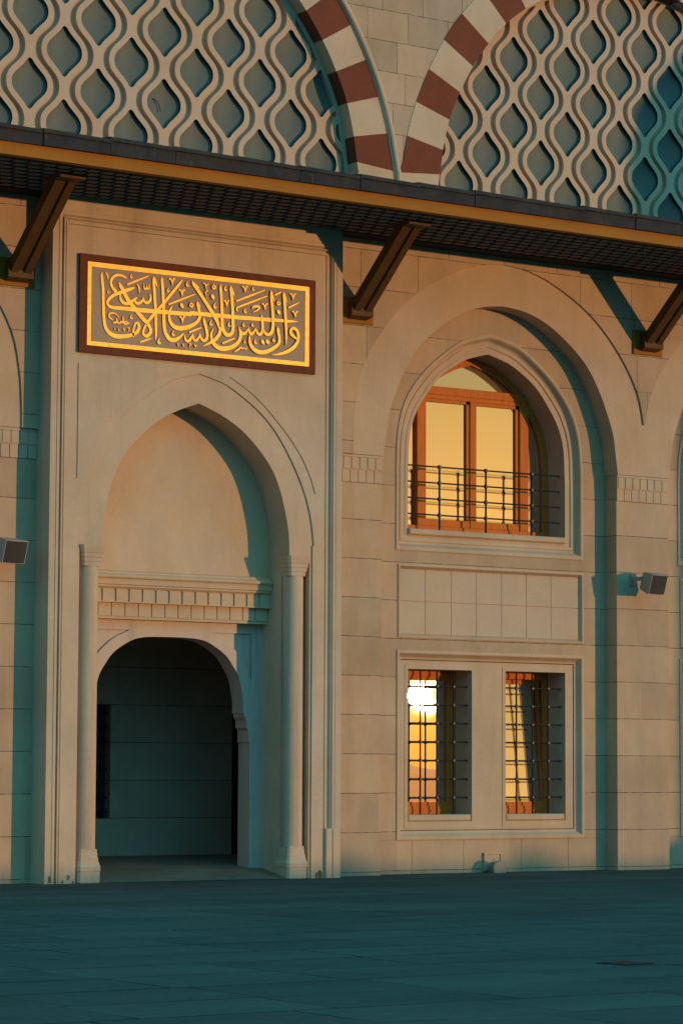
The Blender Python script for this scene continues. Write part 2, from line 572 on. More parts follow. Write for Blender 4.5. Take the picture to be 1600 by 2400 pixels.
# piers ------------------------------------------------------------------
def pier(x0, x1, xa, xb):
    p = MB()
    p.box(x0, x1, 0.0, 0.62, -0.05, 5.715)
    p.box(x0, x1, 0.03, 0.62, 5.715, 6.125)
    o = p.build('pier', m_pier, mosque)
    d = MB()
    n = max(2, round((xb - xa) / 0.143))
    w = (xb - xa) / n
    for k in range(n):
        x = xa + k * w
        d.box(x + 0.006, x + w - 0.006, -0.012, 0.03, 5.722, 5.905)
        d.box(x + 0.020, x + w - 0.020, -0.029, 0.03, 5.918, 6.085)
        d.box(x + 0.002, x + w - 0.002, -0.020, 0.03, 5.905, 6.085)
    d.box(xa - 0.002, xb + 0.002, -0.030, 0.03, 6.088, 6.126)
    d.build('dentil_band', m_smooth, o)
pier(16.95, 17.99, 17.0, 17.96)
pier(22.62, 23.675, 22.68, 23.675)
pier(28.125, 29.165, 28.125, 29.165)

# recessed wall ------------------------------------------------------------
U_OUT = [(1.775, 4.79), (1.77, 6.0), (1.745, 6.567), (1.72, 6.65), (1.63, 7.0), (1.57, 7.06), (1.39, 7.388), (1.31, 7.40), (1.07, 7.673), (0.975, 7.742), (0.588, 8.015), (0.0, 8.173)]
U_OUT = [(1.775, 6.10), (1.745, 6.567), (1.625, 7.01), (1.37, 7.39), (1.02, 7.715), (0.588, 8.012), (0.28, 8.115), (0.0, 8.175)]
U_IN = [(1.495, 6.02), (1.465, 6.52), (1.36, 6.85), (1.20, 7.11), (0.90, 7.46), (0.49, 7.725), (0.24, 7.815), (0.0, 7.878)]
NA = 28
def u_loop(cx, tab, zb, n=NA):
    a = arch(cx, tab, n)
    w = tab[0][0]
    side_l = resample([(cx - w, zb), (cx - w, tab[0][1])], 6)[:-1]
    side_r = resample([(cx + w, tab[0][1]), (cx + w, zb)], 6)[1:]
    bot = resample([(cx + w, zb), (cx - w, zb)], 8)[1:-1]
    return side_l + a + side_r + bot       # clockwise
def rect(x0, x1, z0, z1):
    return [(x0, z0), (x1, z0), (x1, z1), (x0, z1)]
def window_bay(cx):
    dx = cx - BC
    w = MB()
    hole_u = u_loop(cx, U_OUT, 4.79)
    hole_p = rect(24.168 + dx, 27.684 + dx, 3.490, 4.586)
    hole_l = rect(24.150 + dx, 27.686 + dx, 0.503, 3.302)
    w.plate([rect(cx - 2.4, cx + 2.4, 0.497, 8.95), hole_u[::-1], hole_p, hole_l], 0.285, 0.60)
    xs = [cx - 2.23, 24.435 + dx, 25.383 + dx, 26.475 + dx, 27.377 + dx, cx + 2.23]
    for a, b in zip(xs, xs[1:]):
        w.box(a + 0.004, b - 0.004, 0.285, 0.60, -0.05, 0.491)
    w.box(cx - 2.3, cx + 2.3, 0.30, 0.58, -0.05, 0.5)
    return w.build('recessed_wall', m_recess, mosque)
window_bay(BC)
window_bay(NX)
w = MB()
w.box(LBC - 2.4, LBC + 2.4, 0.285, 0.6, -0.05, 8.95)
w.build('recessed_wall', m_recess, mosque)

# ---------------------------------------------------------------- arched window
def loft_loops(mb, lo, li, prof):
    rows = []
    for t, y in prof:
        rows.append([(a[0] + (b[0] - a[0]) * t, y, a[1] + (b[1] - a[1]) * t) for a, b in zip(lo, li)])
    mb.loft(rows, True)
FRAME_PROF = [(0.0, 0.30), (0.0, 0.268), (0.13, 0.264), (0.17, 0.270), (0.22, 0.292), (0.27, 0.325), (0.32, 0.350), (0.38, 0.366), (0.46, 0.372), (0.47, 0.358), (0.56, 0.352), (0.63, 0.358), (0.64, 0.374), (0.80, 0.374), (0.81, 0.366), (1.0, 0.366), (1.0, 0.80)]
def octa(mb, x, y, z, r):
    vs = [(x + r, y, z), (x - r, y, z), (x, y + r, z), (x, y - r, z), (x, y, z + r), (x, y, z - r)]
    h = r * 0.55
    # cuboctahedron-like knot: cube with cut corners
    v, f = [], []
    s = r * 0.72
    for ax in range(3):
        for sg in (-1, 1):
            for a, b in ((1, 0), (0, 1), (-1, 0), (0, -1)):
                p = [0, 0, 0]
                p[ax] = sg * s
                p[(ax + 1) % 3] = a * s
                p[(ax + 2) % 3] = b * s
                v.append((x + p[0], y + p[1], z + p[2]))
            k = len(v) - 4
            f.append((k, k + 1, k + 2, k + 3))
    mb.add(v, f)
    v2 = []
    for sx in (-1, 1):
        for sy in (-1, 1):
            for sz in (-1, 1):
                k = len(v2)
                v2 += [(x + sx * s, y + sy * s, z), (x, y + sy * s, z + sz * s), (x + sx * s, y, z + sz * s)]
    mb.add(v2, [(3 * i, 3 * i + 1, 3 * i + 2) for i in range(8)])

def arched_window(cx):
    e = empty('arched_window', (cx, 0, 0), mosque)
    fr = MB()
    lo, li = u_loop(0, U_OUT, 4.79), u_loop(0, U_IN, 5.10)
    loft_loops(fr, lo, li, FRAME_PROF)
    fr.build('stone_surround', m_smooth, e, smooth=True)
    s = MB()
    s.box(-1.492, 1.470, 0.315, 0.79, 5.035, 5.128, bev=0.018)
    s.build('sill', m_smooth, e)
    wd = MB()
    zb = 5.128
    lo, li = u_loop(0, U_IN, zb), u_loop(0, [(max(0.0, a - 0.125) if a > 0.3 else a * 0.6, z - 0.10 * (1 - a / 1.5) - 0.02) for a, z in U_IN], zb + 0.10)
    loft_loops(wd, lo, li, [(0.0, 0.84), (0.0, 0.775), (0.75, 0.775), (0.8, 0.79), (1.0, 0.79), (1.0, 0.86)])
    L, Rr, Mi = -0.965, 1.0, 0.005
    wd.box(-1.36, 1.36, 0.752, 0.86, 7.245, 7.375, bev=0.01)
    wd.box(-1.30, 1.30, 0.765, 0.86, 7.185, 7.245)
    wd.box(L - 0.085, L + 0.085, 0.752, 0.86, 5.228, 7.185, bev=0.008)
    wd.box(Rr - 0.085, Rr + 0.085, 0.752, 0.86, 5.228, 7.185, bev=0.008)
    wd.box(Mi - 0.045, Mi + 0.075, 0.762, 0.86, 5.228, 7.185, bev=0.006)
    wd.box(-1.40, 1.40, 0.756, 0.86, 5.128, 5.228, bev=0.006)
    wd.box(L + 0.085, Rr - 0.085, 0.775, 0.86, 5.228, 5.335, bev=0.006)
    # casement sash edges
    wd.box(Mi - 0.105, Mi - 0.045, 0.785, 0.86, 5.335, 7.185)
    wd.box(Rr - 0.150, Rr - 0.085, 0.785, 0.86, 5.335, 7.185)
    wd.box(L + 0.085, Rr - 0.085, 0.785, 0.86, 7.135, 7.185)
    wd.build('wood_frame', m_wood, e)
    gl = MB()
    def pane(x0, x1, z0, z1, tilt=0.0, yaw=0.0):
        zc, xc = (z0 + z1) / 2, (x0 + x1) / 2
        f = lambda x, z: (x, 0.82 + (z - zc) * tilt + (x - xc) * yaw, z)
        gl.add([f(x0, z0), f(x1, z0), f(x1, z1), f(x0, z1)], [(0, 1, 2, 3)])
    pane(-1.5, L, 5.15, 7.2, 0.002)
    pane(L, Mi, 5.25, 7.2, 0.001, 0.0015)
    pane(Mi, Rr, 5.25, 7.2, -0.001, -0.0015)
    pane(Rr, 1.5, 5.15, 7.2, 0.0)
    pane(-1.4, 1.4, 7.2, 7.95, 0.034)
    gl.build('glass', m_pane, e)
    rl = MB()
    zs = (6.094, 5.850, 5.606, 5.362)
    for z in zs:
        rl.tube([(-1.6, 0.46, z), (1.462, 0.46, z)], 0.0125, 8)
    for x in (-1.72, -0.845, 0.030, 0.912):
        if x > -1.5:
            rl.tube([(x, 0.46, 5.12), (x, 0.46, 6.094)], 0.0155, 8)
            for z in zs:
                octa(rl, x, 0.46, z, 0.040)
    rl.build('railing', m_iron, e, smooth=False)
    return e
aw = arched_window(BC)
copy_tree(aw, PER, mosque)

# ---------------------------------------------------------------- tiled panel
def tiled_panel():
    e = empty('tiled_panel', (BC, 0, 0), mosque)
    m = MB()
    lo = rect(-1.732, 1.784, 3.490, 4.586)
    li = rect(-1.672, 1.716, 3.545, 4.520)
    loft_loops(m, lo, li, [(0, 0.30), (0, 0.268), (0.45, 0.262), (0.60, 0.272), (0.85, 0.306), (1.0, 0.318), (1.0, 0.36)])
    m.build('border_moulding', m_smooth, e)
    t = MB()
    xs = [-1.672, -1.207, -0.723, -0.253, 0.222, 0.699, 1.178, 1.716]
    for a, b in zip(xs, xs[1:]):
        for z0, z1 in ((3.545, 4.036), (4.036, 4.520)):
            dy = random.uniform(-0.001, 0.001)
            t.box(a + 0.0045, b - 0.0045, 0.318 + dy, 0.36, z0 + 0.0045, z1 - 0.0045)
    t.box(-1.7, 1.74, 0.342, 0.37, 3.50, 4.56)
    t.build('tile_field', m_tile, e)
    return e
tp = tiled_panel()
copy_tree(tp, PER, mosque)

# ---------------------------------------------------------------- lower windows
def lower_surround():
    e = empty('window_surround', (BC, 0, 0), mosque)
    m = MB()
    lo = rect(-1.750, 1.786, 0.503, 3.302)
    li = rect(-1.615, 1.640, 0.640, 3.160)
    loft_loops(m, lo, li, [(0, 0.30), (0, 0.268), (0.28, 0.264), (0.36, 0.272), (0.50, 0.305), (0.66, 0.338), (0.80, 0.352), (0.92, 0.354), (0.93, 0.366), (1.0, 0.366), (1.0, 0.40)])
    wl, wr = rect(-1.491, -0.308, 0.768, 3.030), rect(0.327, 1.485, 0.768, 3.034)
    m.plate([rect(-1.64, 1.665, 0.615, 3.185), wl, wr], 0.366, 0.80)
    for x0, x1, z0, z1 in ((-1.491, -0.308, 0.768, 3.03), (0.327, 1.485, 0.768, 3.034)):
        b = 0.055
        m.plate([rect(x0 - b, x1 + b, z0 - 0.10, z1 + b), rect(x0, x1, z0, z1)], 0.358, 0.366)
    m.build('border_moulding', m_smooth, e)
    return e
ls = lower_surround()
copy_tree(ls, PER, mosque)

def rect_window(x0, x1, tilt):
    xc, hw = (x0 + x1) / 2, (x1 - x0) / 2
    e = empty('rectangular_window', (xc, 0, 0), mosque)
    s = MB()
    s.box(-hw + 0.001, hw - 0.025, 0.340, 0.79, 0.772, 0.868, bev=0.016)
    s.build('sill', m_smooth, e)
    wd = MB()
    for rr, y0 in ((rect(-hw, hw, 0.868, 3.03), 0.775),):
        wd.plate([rr, rect(-hw + 0.10, hw - 0.10, 0.99, 2.93)], y0, 0.83)
    wd.plate([rect(-hw + 0.05, hw - 0.05, 0.92, 2.98), rect(-hw + 0.16, hw - 0.16, 1.05, 2.88)], 0.792, 0.84) if tilt == 0 else None
    wd.box(-hw + 0.10, hw - 0.10, 0.764, 0.80, 0.905, 0.935)
    wd.box(-hw + 0.10, hw - 0.10, 0.764, 0.80, 2.965, 2.995)
    wd.build('wood_frame', m_wood, e)
    gl = MB()
    z0, z1 = 1.02, 2.885
    f = lambda x, z: (x, 0.822 + (z - z0) * math.tan(tilt), z)
    gl.add([f(-hw + 0.08, z0), f(hw - 0.085, z0), f(hw - 0.085, z1), f(-hw + 0.08, z1)], [(0, 1, 2, 3)])
    gl.build('glass', m_pane, e)
    if tilt:
        sash = MB()
        for a, b, c, d in ((-hw + 0.06, hw - 0.06, 2.86, 2.93), (-hw + 0.06, hw - 0.06, 0.985, 1.05), (-hw + 0.06, -hw + 0.13, 1.05, 2.86), (hw - 0.13, hw - 0.06, 1.05, 2.86)):
            k = math.tan(tilt)
            v = [(x, y + 0.80 + (z - z0) * k, z) for y in (0, 0.05) for x, z in ((a, c), (b, c), (b, d), (a, d))]
            sash.add(v, [(0, 1, 2, 3), (7, 6, 5, 4), (0, 4, 5, 1), (1, 5, 6, 2), (2, 6, 7, 3), (3, 7, 4, 0)])
        sash.build('tilted_sash', m_wood, e)
        bk = MB()
        bk.box(-hw - 0.1, hw + 0.7, 1.02, 1.05, 0.80, 3.15)
        bk.box(hw + 0.68, hw + 0.7, 0.81, 1.02, 0.80, 3.15)
        bk.build('room_behind', m_black, e)
    gr = MB()
    zs = [1.119 + 0.2772 * k for k in range(7)]
    for z in zs:
        gr.tube([(-hw - 0.02, 0.46, z), (hw - 0.012, 0.46, z)], 0.0125, 8)
    for x in (-0.293, 0.014, 0.321):
        gr.tube([(x, 0.46, 0.86), (x, 0.46, 3.04)], 0.0135, 8)
        for z in zs:
            octa(gr, x, 0.46, z, 0.034)
    gr.build('grille', m_iron, e)
    return e
rw1 = rect_window(BC - 1.491, BC - 0.308, 0.0)
rw2 = rect_window(BC + 0.327, BC + 1.485, R(3.9))
copy_tree(rw1, PER, mosque)
copy_tree(rw2, PER, mosque)

# ---------------------------------------------------------------- portal
portal = empty('portal', (0, 0, 0), mosque)
PL, PR, PT = 17.955, 22.695, 9.33
NI = [(1.515, 4.72), (1.49, 4.95), (1.425, 5.22), (1.345, 5.55), (1.25, 5.70), (1.0, 6.035), (0.645, 6.335), (0.43, 6.445), (0.2, 6.55), (0.0, 6.625)]
NI = [(1.517, 4.72), (1.495, 4.95), (1.43, 5.24), (1.335, 5.54), (1.20, 5.80), (0.97, 6.07), (0.68, 6.315), (0.36, 6.49), (0.0, 6.625)]
NO = [(1.925, 4.72), (1.86, 5.15), (1.705, 5.60), (1.37, 6.175), (1.0, 6.57), (0.488, 6.895), (0.2, 6.99), (0.0, 7.04)]
ni, no = arch(PC, NI), arch(PC, NO)
body = MB()
opening = [(PC - 1.87, 4.56), (PC - 1.52, 4.56)] + ni + [(PC + 1.52, 4.56), (PC + 1.87, 4.56)]
FB = -0.355
def front(y0, y1, x0, x1, z1, nookx, nookz, holes=()):
    lp = [(x0, -0.05), (PC - nookx, -0.05), (PC - nookx, nookz), (PC - 1.52, nookz)] + ni + [(PC + 1.52, nookz), (PC + nookx, nookz), (PC + nookx, -0.05), (x1, -0.05), (x1, z1), (x0, z1)]
    body.plate([lp, *holes], y0, y1)
front(FB, -0.15, PL + .005, PR - .005, PT - .005, 1.865, 4.565)
SPR = smooth_curve([(0.488, 7.035), (0.93, 6.774), (1.37, 6.371), (1.668, 6.017), (1.855, 5.684), (1.932, 5.454)], 18)
spr_r = [(PC + a, z) for a, z in SPR] + [(PC + 1.932, 7.035)]
spr_l = [(PC - a, z) for a, z in SPR] + [(PC - 1.932, 7.035)]
# face of the portal, cut back round the niche
lp = [(18.20, -0.05), (PC - 1.90, -0.05), (PC - 1.90, 4.60), (PC - 1.90, 4.712)] + no + [(PC + 1.90, 4.712), (PC + 1.90, 4.60), (PC + 1.90, -0.05), (22.43, -0.05), (22.43, 8.93), (18.20, 8.93)]
body.plate([lp], FB - 0.022, FB - 0.001)
for sp_ in (spr_r, spr_l):
    body.plate([sp_], FB - 0.036, FB - 0.0225)
# niche reveal and the block behind
lp = [(PL + .003, -0.05), (PC - 1.515, -0.05), (PC - 1.515, 4.56)] + ni + [(PC + 1.515, 4.56), (PC + 1.515, -0.05), (PR - .003, -0.05), (PR - .003, PT - .005), (PL + .003, PT - .005)]
body.plate([lp], -0.149, 0.66)
body.build('portal_block', m_portal, portal, smooth=True)
# frame moulding swept round the portal front
pf = MB()
prof = [(0.0, FB - 0.022), (0.0, FB - 0.034), (0.030, FB - 0.034), (0.042, FB - 0.020), (0.052, FB - 0.022), (0.066, FB - 0.046), (0.076, FB - 0.060), (0.084, FB - 0.060), (0.086, FB - 0.020), (0.094, FB - 0.018), (0.106, FB - 0.036), (0.116, FB - 0.052), (0.125, FB - 0.054), (0.158, FB - 0.054), (0.160, FB - 0.044), (0.166, FB - 0.044), (0.168, FB - 0.050), (0.262, FB - 0.050)]
rows = []
for u, y in prof:
    x0, x1, z1 = 18.205 - u * 0.95, 22.428 + u, 8.935 + u
    rows.append([(x0, y, -0.04), (x0, y, z1), (x1, y, z1), (x1, y, -0.04)])
rows[-1] = [(PL, FB - 0.05, -0.04), (PL, FB - 0.05, PT), (PR, FB - 0.05, PT), (PR, FB - 0.05, -0.04)]
rows.append([(PL, -0.2, -0.04), (PL, -0.2, PT), (PR, -0.2, PT), (PR, -0.2, -0.04)])
pf.loft(rows)
pf.build('frame_moulding', m_portal, portal)
pb = MB()
for x0, x1 in ((22.436, 22.545), (22.552, 22.640)):
    pb.box(x0, x1, FB - 0.068, FB, -0.04, 0.70, bev=0.012)
pb.build('moulding_plinth', m_portal, portal)
# colonettes
def section(cx, cy, r, k, n=32):
    """k=0 circle, k=1 square."""
    out = []
    for i in range(n):
        a = 2 * math.pi * (i + 0.5) / n
        c, s = math.cos(a), math.sin(a)
        q = 1 / max(abs(c), abs(s))
        rr = r * ((1 - k) + k * q * 0.97)
        out.append((cx + rr * c, cy + rr * s))
    return out
def colonette(x):
    m = MB()
    y = -0.222
    prof = [(0.0, 0.176, 1), (0.165, 0.176, 1), (0.166, 0.184, 1), (0.185, 0.186, 1), (0.20, 0.179, 1), (0.205, 0.184, 1), (0.235, 0.180, 1), (0.245, 0.172, 1), (0.285, 0.166, .9), (0.288, 0.163, .9), (0.340, 0.160, .85), (0.343, 0.157, .8), (0.400, 0.154, .75), (0.403, 0.152, .7), (0.455, 0.150, .7), (0.458, 0.150, 0), (4.275, 0.147, 0), (4.278, 0.150, .7), (4.335, 0.154, .75), (4.338, 0.161, .8), (4.395, 0.166, .85), (4.398, 0.173, .9), (4.455, 0.178, .95), (4.458, 0.184, 1), (4.50, 0.190, 1), (4.53, 0.200, 1), (4.562, 0.202, 1)]
    rows = []
    for z, r, k in prof:
        rows.append([(a, b, z) for a, b in section(0, 0, r, k)])
    m.loft(rows, True)
    return m.build('colonette', m_portal, portal, smooth=True, loc=(x, y, 0))
colonette(PC - 1.668)
colonette(PC + 1.668)
# niche back wall
nb = MB()
nb.plate([[(PC - 1.7, 4.10), (PC + 1.7, 4.10), (PC + 1.7, 6.80), (PC - 1.7, 6.80)]], 0.16, 0.62)
nb.build('niche_wall', m_plaster, portal)
# cornice + stepped dentils
cn = MB()
prof = [(0.16, 4.275), (0.125, 4.268), (0.105, 4.250), (0.102, 4.232), (0.090, 4.222), (0.066, 4.215), (0.052, 4.200), (0.050, 4.180), (0.058, 4.165), (0.078, 4.157), (0.082, 4.150), (0.082, 4.078), (0.10, 4.070), (0.10, 4.046), (0.16, 4.0)]
cn.loft([[(PC - 1.51, y, z), (PC + 1.51, y, z)] for y, z in prof])
cn.build('cornice', m_plaster, portal, smooth=True)
dn = MB()
w = 0.2138
for k in range(-7, 8):
    x = PC + 0.015 + k * w
    xa, xb = max(x, PC - 1.51), min(x + w, PC + 1.51)
    if xb - xa < 0.03:
        continue
    dn.box(xa + 0.046, xb - 0.001, 0.134, 0.30, 3.842, 4.058)
    dn.box(xa + 0.001, xa + 0.046, 0.154, 0.30, 3.842, 4.058)
    dn.box(xa + 0.001, xb - 0.001, 0.122, 0.30, 3.828, 3.842)
    dn.box(xa + 0.013, xb - 0.002, 0.196, 0.36, 3.645, 3.826)
dn.box(PC - 1.512, PC + 1.512, 0.214, 0.40, 3.628, 4.05)
dn.box(PC - 1.512, PC + 1.512, 0.205, 0.40, 3.605, 3.628)
dn.build('dentil_band', m_plaster, portal)
# marble door surround
DC = 20.305
DO = smooth_curve([(1.215, 2.50), (1.165, 2.75), (1.125, 2.86), (1.065, 2.955), (0.91, 3.15), (0.64, 3.315), (0.47, 3.362), (0.30, 3.378), (0.0, 3.382)], 26)
step = [(1.325, -0.05), (1.325, 1.915), (1.308, 1.918), (1.308, 2.085), (1.272, 2.125), (1.272, 2.225), (1.235, 2.275), (1.235, 2.325), (1.215, 2.33)]
half = step + DO
door = [(DC - a, z) for a, z in half] + [(DC + a, z) for a, z in half[::-1][1:]]
mb = MB()
lp = [(PC - 1.515, -0.05)] + door + [(PC + 1.515, -0.05), (PC + 1.515, 3.66), (PC - 1.515, 3.66)]
SC = smooth_curve([(0.66, 3.465), (0.93, 3.335), (1.14, 3.155), (1.28, 2.96), (1.345, 2.79)], 14)
s_r = [(DC + a, z) for a, z in SC] + [(DC + 1.345, 3.465)]
s_l = [(DC - a, z) for a, z in SC] + [(DC - 1.345, 3.465)]
mb.plate([lp, s_r, s_l], 0.342, 0.372)
mb.plate([lp], 0.373, 0.645)
mb.build('door_surround', m_marble, portal, smooth=True)

# passage ------------------------------------------------------------------
ps = MB()
ps.plate([rect(17.5, 24.0, -0.05, 4.2), rect(20.20, 20.855, 0.79, 2.485), rect(22.985, 23.70, 0.0, 2.535)], 3.0, 3.3)
ps.box(17.2, 17.5, 0.66, 3.3, -0.05, 4.2)
ps.box(24.0, 24.2, 0.66, 3.3, -0.05, 4.2)
ps.box(17.2, 24.2, 0.66, 3.3, 4.2, 4.3)
ps.box(17.2, PC - 1.5, 0.62, 0.66, -0.05, 4.2)
ps.box(PC + 1.5, 24.2, 0.62, 0.66, -0.05, 4.2)
pw = ps.build('passage_wall', m_inner, portal)
for x0, x1, z0, z1, nm in ((20.20, 20.855, 0.79, 2.485, 'passage_window'), (22.985, 23.70, 0.02, 2.535, 'passage_door')):
    d = MB()
    d.box(x0 - 0.02, x1 + 0.02, 3.18, 3.22, z0 - 0.02, z1 + 0.02)
    do = d.build(nm, m_black, portal)
    if nm == 'passage_window':
        gr = MB()
        for k in range(5):
            x = x0 + 0.06 + k * 0.135
            gr.tube([(x, 3.09, z0 - 0.01), (x, 3.09, z1 + 0.01)], 0.012, 6)
        for k in range(8):
            z = z0 + 0.1 + k * 0.21
            gr.tube([(x0 - 0.01, 3.09, z), (x1 + 0.01, 3.09, z)], 0.010, 6)
        gr.build('grille', m_iron, do)
# broken stone at the feet of the portal
m_chip = stone('broken_stone', (0.20, 0.14, 0.085), var=0.2, blotch=0.25)
rc = random.Random(3)
for x, z, r_, y in ((18.03, 0.055, 0.045, FB - 0.051), (18.10, 0.03, 0.035, FB - 0.051), (18.33, 0.09, 0.03, FB - 0.024), (18.24, 0.02, 0.025, FB - 0.024), (22.37, 0.06, 0.05, FB - 0.024), (22.31, 0.03, 0.035, FB - 0.024), (18.40, 0.015, 0.02, FB - 0.024)):
    ch = MB()
    pts = []
    for k in range(11):
        a = 2 * math.pi * k / 11
        q = r_ * rc.uniform(0.45, 1.25)
        pts.append((x + q * math.cos(a) * 0.8, max(0.002, z + q * math.sin(a) * 1.3)))
    ch.plate([pts], y - 0.002, y + 0.004)
    ch.build('stone_chip', m_chip, portal)
# sloping threshold floor
fl = MB()
rowsf = [[(PC - 1.86, -0.40, 0.006), (PC + 1.86, -0.40, 0.006)], [(PC - 1.86, 0.30, 0.130), (PC + 1.86, 0.30, 0.130)], [(17.5, 0.75, 0.165), (24.0, 0.75, 0.165)], [(17.5, 3.05, 0.235), (24.0, 3.05, 0.235)]]
fl.loft(rowsf)
fl.build('threshold_floor', stone('threshold_marble', (0.17, 0.135, 0.10), blotch=0.2, rough=0.6), portal)

# ---------------------------------------------------------------- eave
eave = empty('eave', (0, 0, 0), mosque)
EX0, EX1 = 12.0, 33.0
f = MB()
f.box(EX0, EX1, -2.300, -2.18, 9.312, 9.474)
f.build('fascia', m_gold, eave)
so = MB()
so.box(EX0, EX1, -2.18, 0.0, 9.345, 9.40)
so.box(EX0, EX1, -0.40, 0.0, 9.318, 9.345)
so.box(EX0, EX1, -2.18, -2.10, 9.314, 9.345)
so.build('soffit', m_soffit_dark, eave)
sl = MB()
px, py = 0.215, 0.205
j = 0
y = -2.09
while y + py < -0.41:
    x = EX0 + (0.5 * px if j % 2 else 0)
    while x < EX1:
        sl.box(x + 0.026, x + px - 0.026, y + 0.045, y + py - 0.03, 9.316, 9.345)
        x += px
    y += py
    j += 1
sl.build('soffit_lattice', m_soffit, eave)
rf = MB()
k = 0
x = 16.753 - 5 * 0.9815
while x < EX1:
    x1 = x + 0.9815
    d = random.uniform(-0.012, 0.012)
    dz = random.uniform(-0.012, 0.012)
    v = [(x + .004, -2.352 + d, 9.476), (x1 - .004, -2.352 + d, 9.476), (x1 - .004, -2.362 + d, 9.640 + dz), (x + .004, -2.362 + d, 9.640 + dz), (x + .004, 0.0, 9.95), (x1 - .004, 0.0, 9.95), (x + .004, 0.0, 9.45), (x1 - .004, 0.0, 9.45)]
    rf.add(v, [(0, 1, 2, 3), (3, 2, 5, 4), (0, 3, 4, 6), (1, 7, 5, 2), (0, 6, 7, 1), (4, 5, 7, 6)])
    # lead cap with a lifted seam
    c0 = 9.645 + dz
    v = [(x - .012, -2.385 + d, c0), (x1 + .004, -2.385 + d, c0 - 0.012), (x1 + .004, -2.385 + d, c0 + 0.034), (x - .012, -2.385 + d, c0 + 0.055), (x - .012, -0.01, c0 + 0.36), (x1 + .004, -0.01, c0 + 0.34)]
    rf.add(v, [(0, 1, 2, 3), (3, 2, 5, 4), (0, 3, 4), (1, 5, 2), (0, 4, 5, 1)])
    x = x1
rf.build('roof_edge_slabs', m_lead, eave)

def strut(x):
    e = empty('strut', (x, 0, 0), eave)
    p = MB()
    p.box(-0.30, 0.29, -0.107, SPY, 8.045, 8.430, bev=0.008)
    p.build('base_plate', m_gold, e)
    b = MB()
    # cast foot: tapered block standing off the plate
    v = []
    for yy, wx, za, zb_ in ((-0.107, 0.155, 8.10, 8.36), (-0.25, 0.19, 8.14, 8.32)):
        v += [(-wx, yy, za), (wx, yy, za), (wx, yy, zb_), (-wx, yy, zb_)]
    b.add(v, [(3, 2, 1, 0), (4, 5, 6, 7), (0, 1, 5, 4), (1, 2, 6, 5), (2, 3, 7, 6), (3, 0, 4, 7)])
    b.build('foot', m_strut, e)
    s = MB()
    A, B = Vector((0, -0.17, 8.24)), Vector((0, -1.42, 9.30))
    t = (B - A).normalized()
    nrm = Vector((0, t.z, -t.y)) * -1
    def beam(xa, xb, h0, h1):
        v = []
        for P_ in (A - t * 0.03, B + t * 0.06):
            for xx, hh in ((xa, h0), (xb, h0), (xb, h1), (xa, h1)):
                q = P_ + nrm * hh
                v.append((xx, q.y, q.z))
        s.add(v, [(3, 2, 1, 0), (4, 5, 6, 7), (0, 1, 5, 4), (1, 2, 6, 5), (2, 3, 7, 6), (3, 0, 4, 7)])
    beam(-0.155, -0.043, -0.075, 0.075)
    beam(0.043, 0.155, -0.075, 0.075)
    beam(-0.044, 0.044, -0.02, 0.05)
    s.box(-0.19, 0.19, -1.68, -1.26, 9.262, 9.322)
    s.build('twin_beam', m_strut, e)
    return e
s1 = strut(17.56)
copy_tree(s1, 23.155 - 17.56, eave)
copy_tree(s1, 28.70 - 17.56, eave)

# ---------------------------------------------------------------- upper wall with the two great lattice windows
CL, CR = 19.25, 28.687
BIG_IN = [(3.99, 9.6), (3.992, 10.30), (3.965, 10.47), (3.905, 10.85), (3.785, 11.335), (3.585, 11.79), (3.34, 12.225), (3.05, 12.618), (2.71, 12.98), (2.33, 13.275), (1.9, 13.52), (1.45, 13.71), (0.95, 13.85), (0.5, 13.93), (0.0, 13.97)]
BIG_OUT = [(4.70, 9.6), (4.70, 10.30), (4.64, 10.60), (4.55, 11.05), (4.39, 11.55), (4.19, 12.01), (3.885, 12.56), (3.545, 13.02), (3.10, 13.45), (2.6, 13.82), (2.0, 14.13), (1.3, 14.40), (0.6, 14.56), (0.0, 14.62)]
uw = MB()
bl, br = arch(CL, BIG_OUT, 40), arch(CR, BIG_OUT, 40)
uw.plate([[(12.0, 9.6)] + bl + br + [(36.0, 9.6), (36.0, 15.2), (12.0, 15.2)]], 0.012, 0.55)
uw.build('upper_wall', m_upper, mosque)

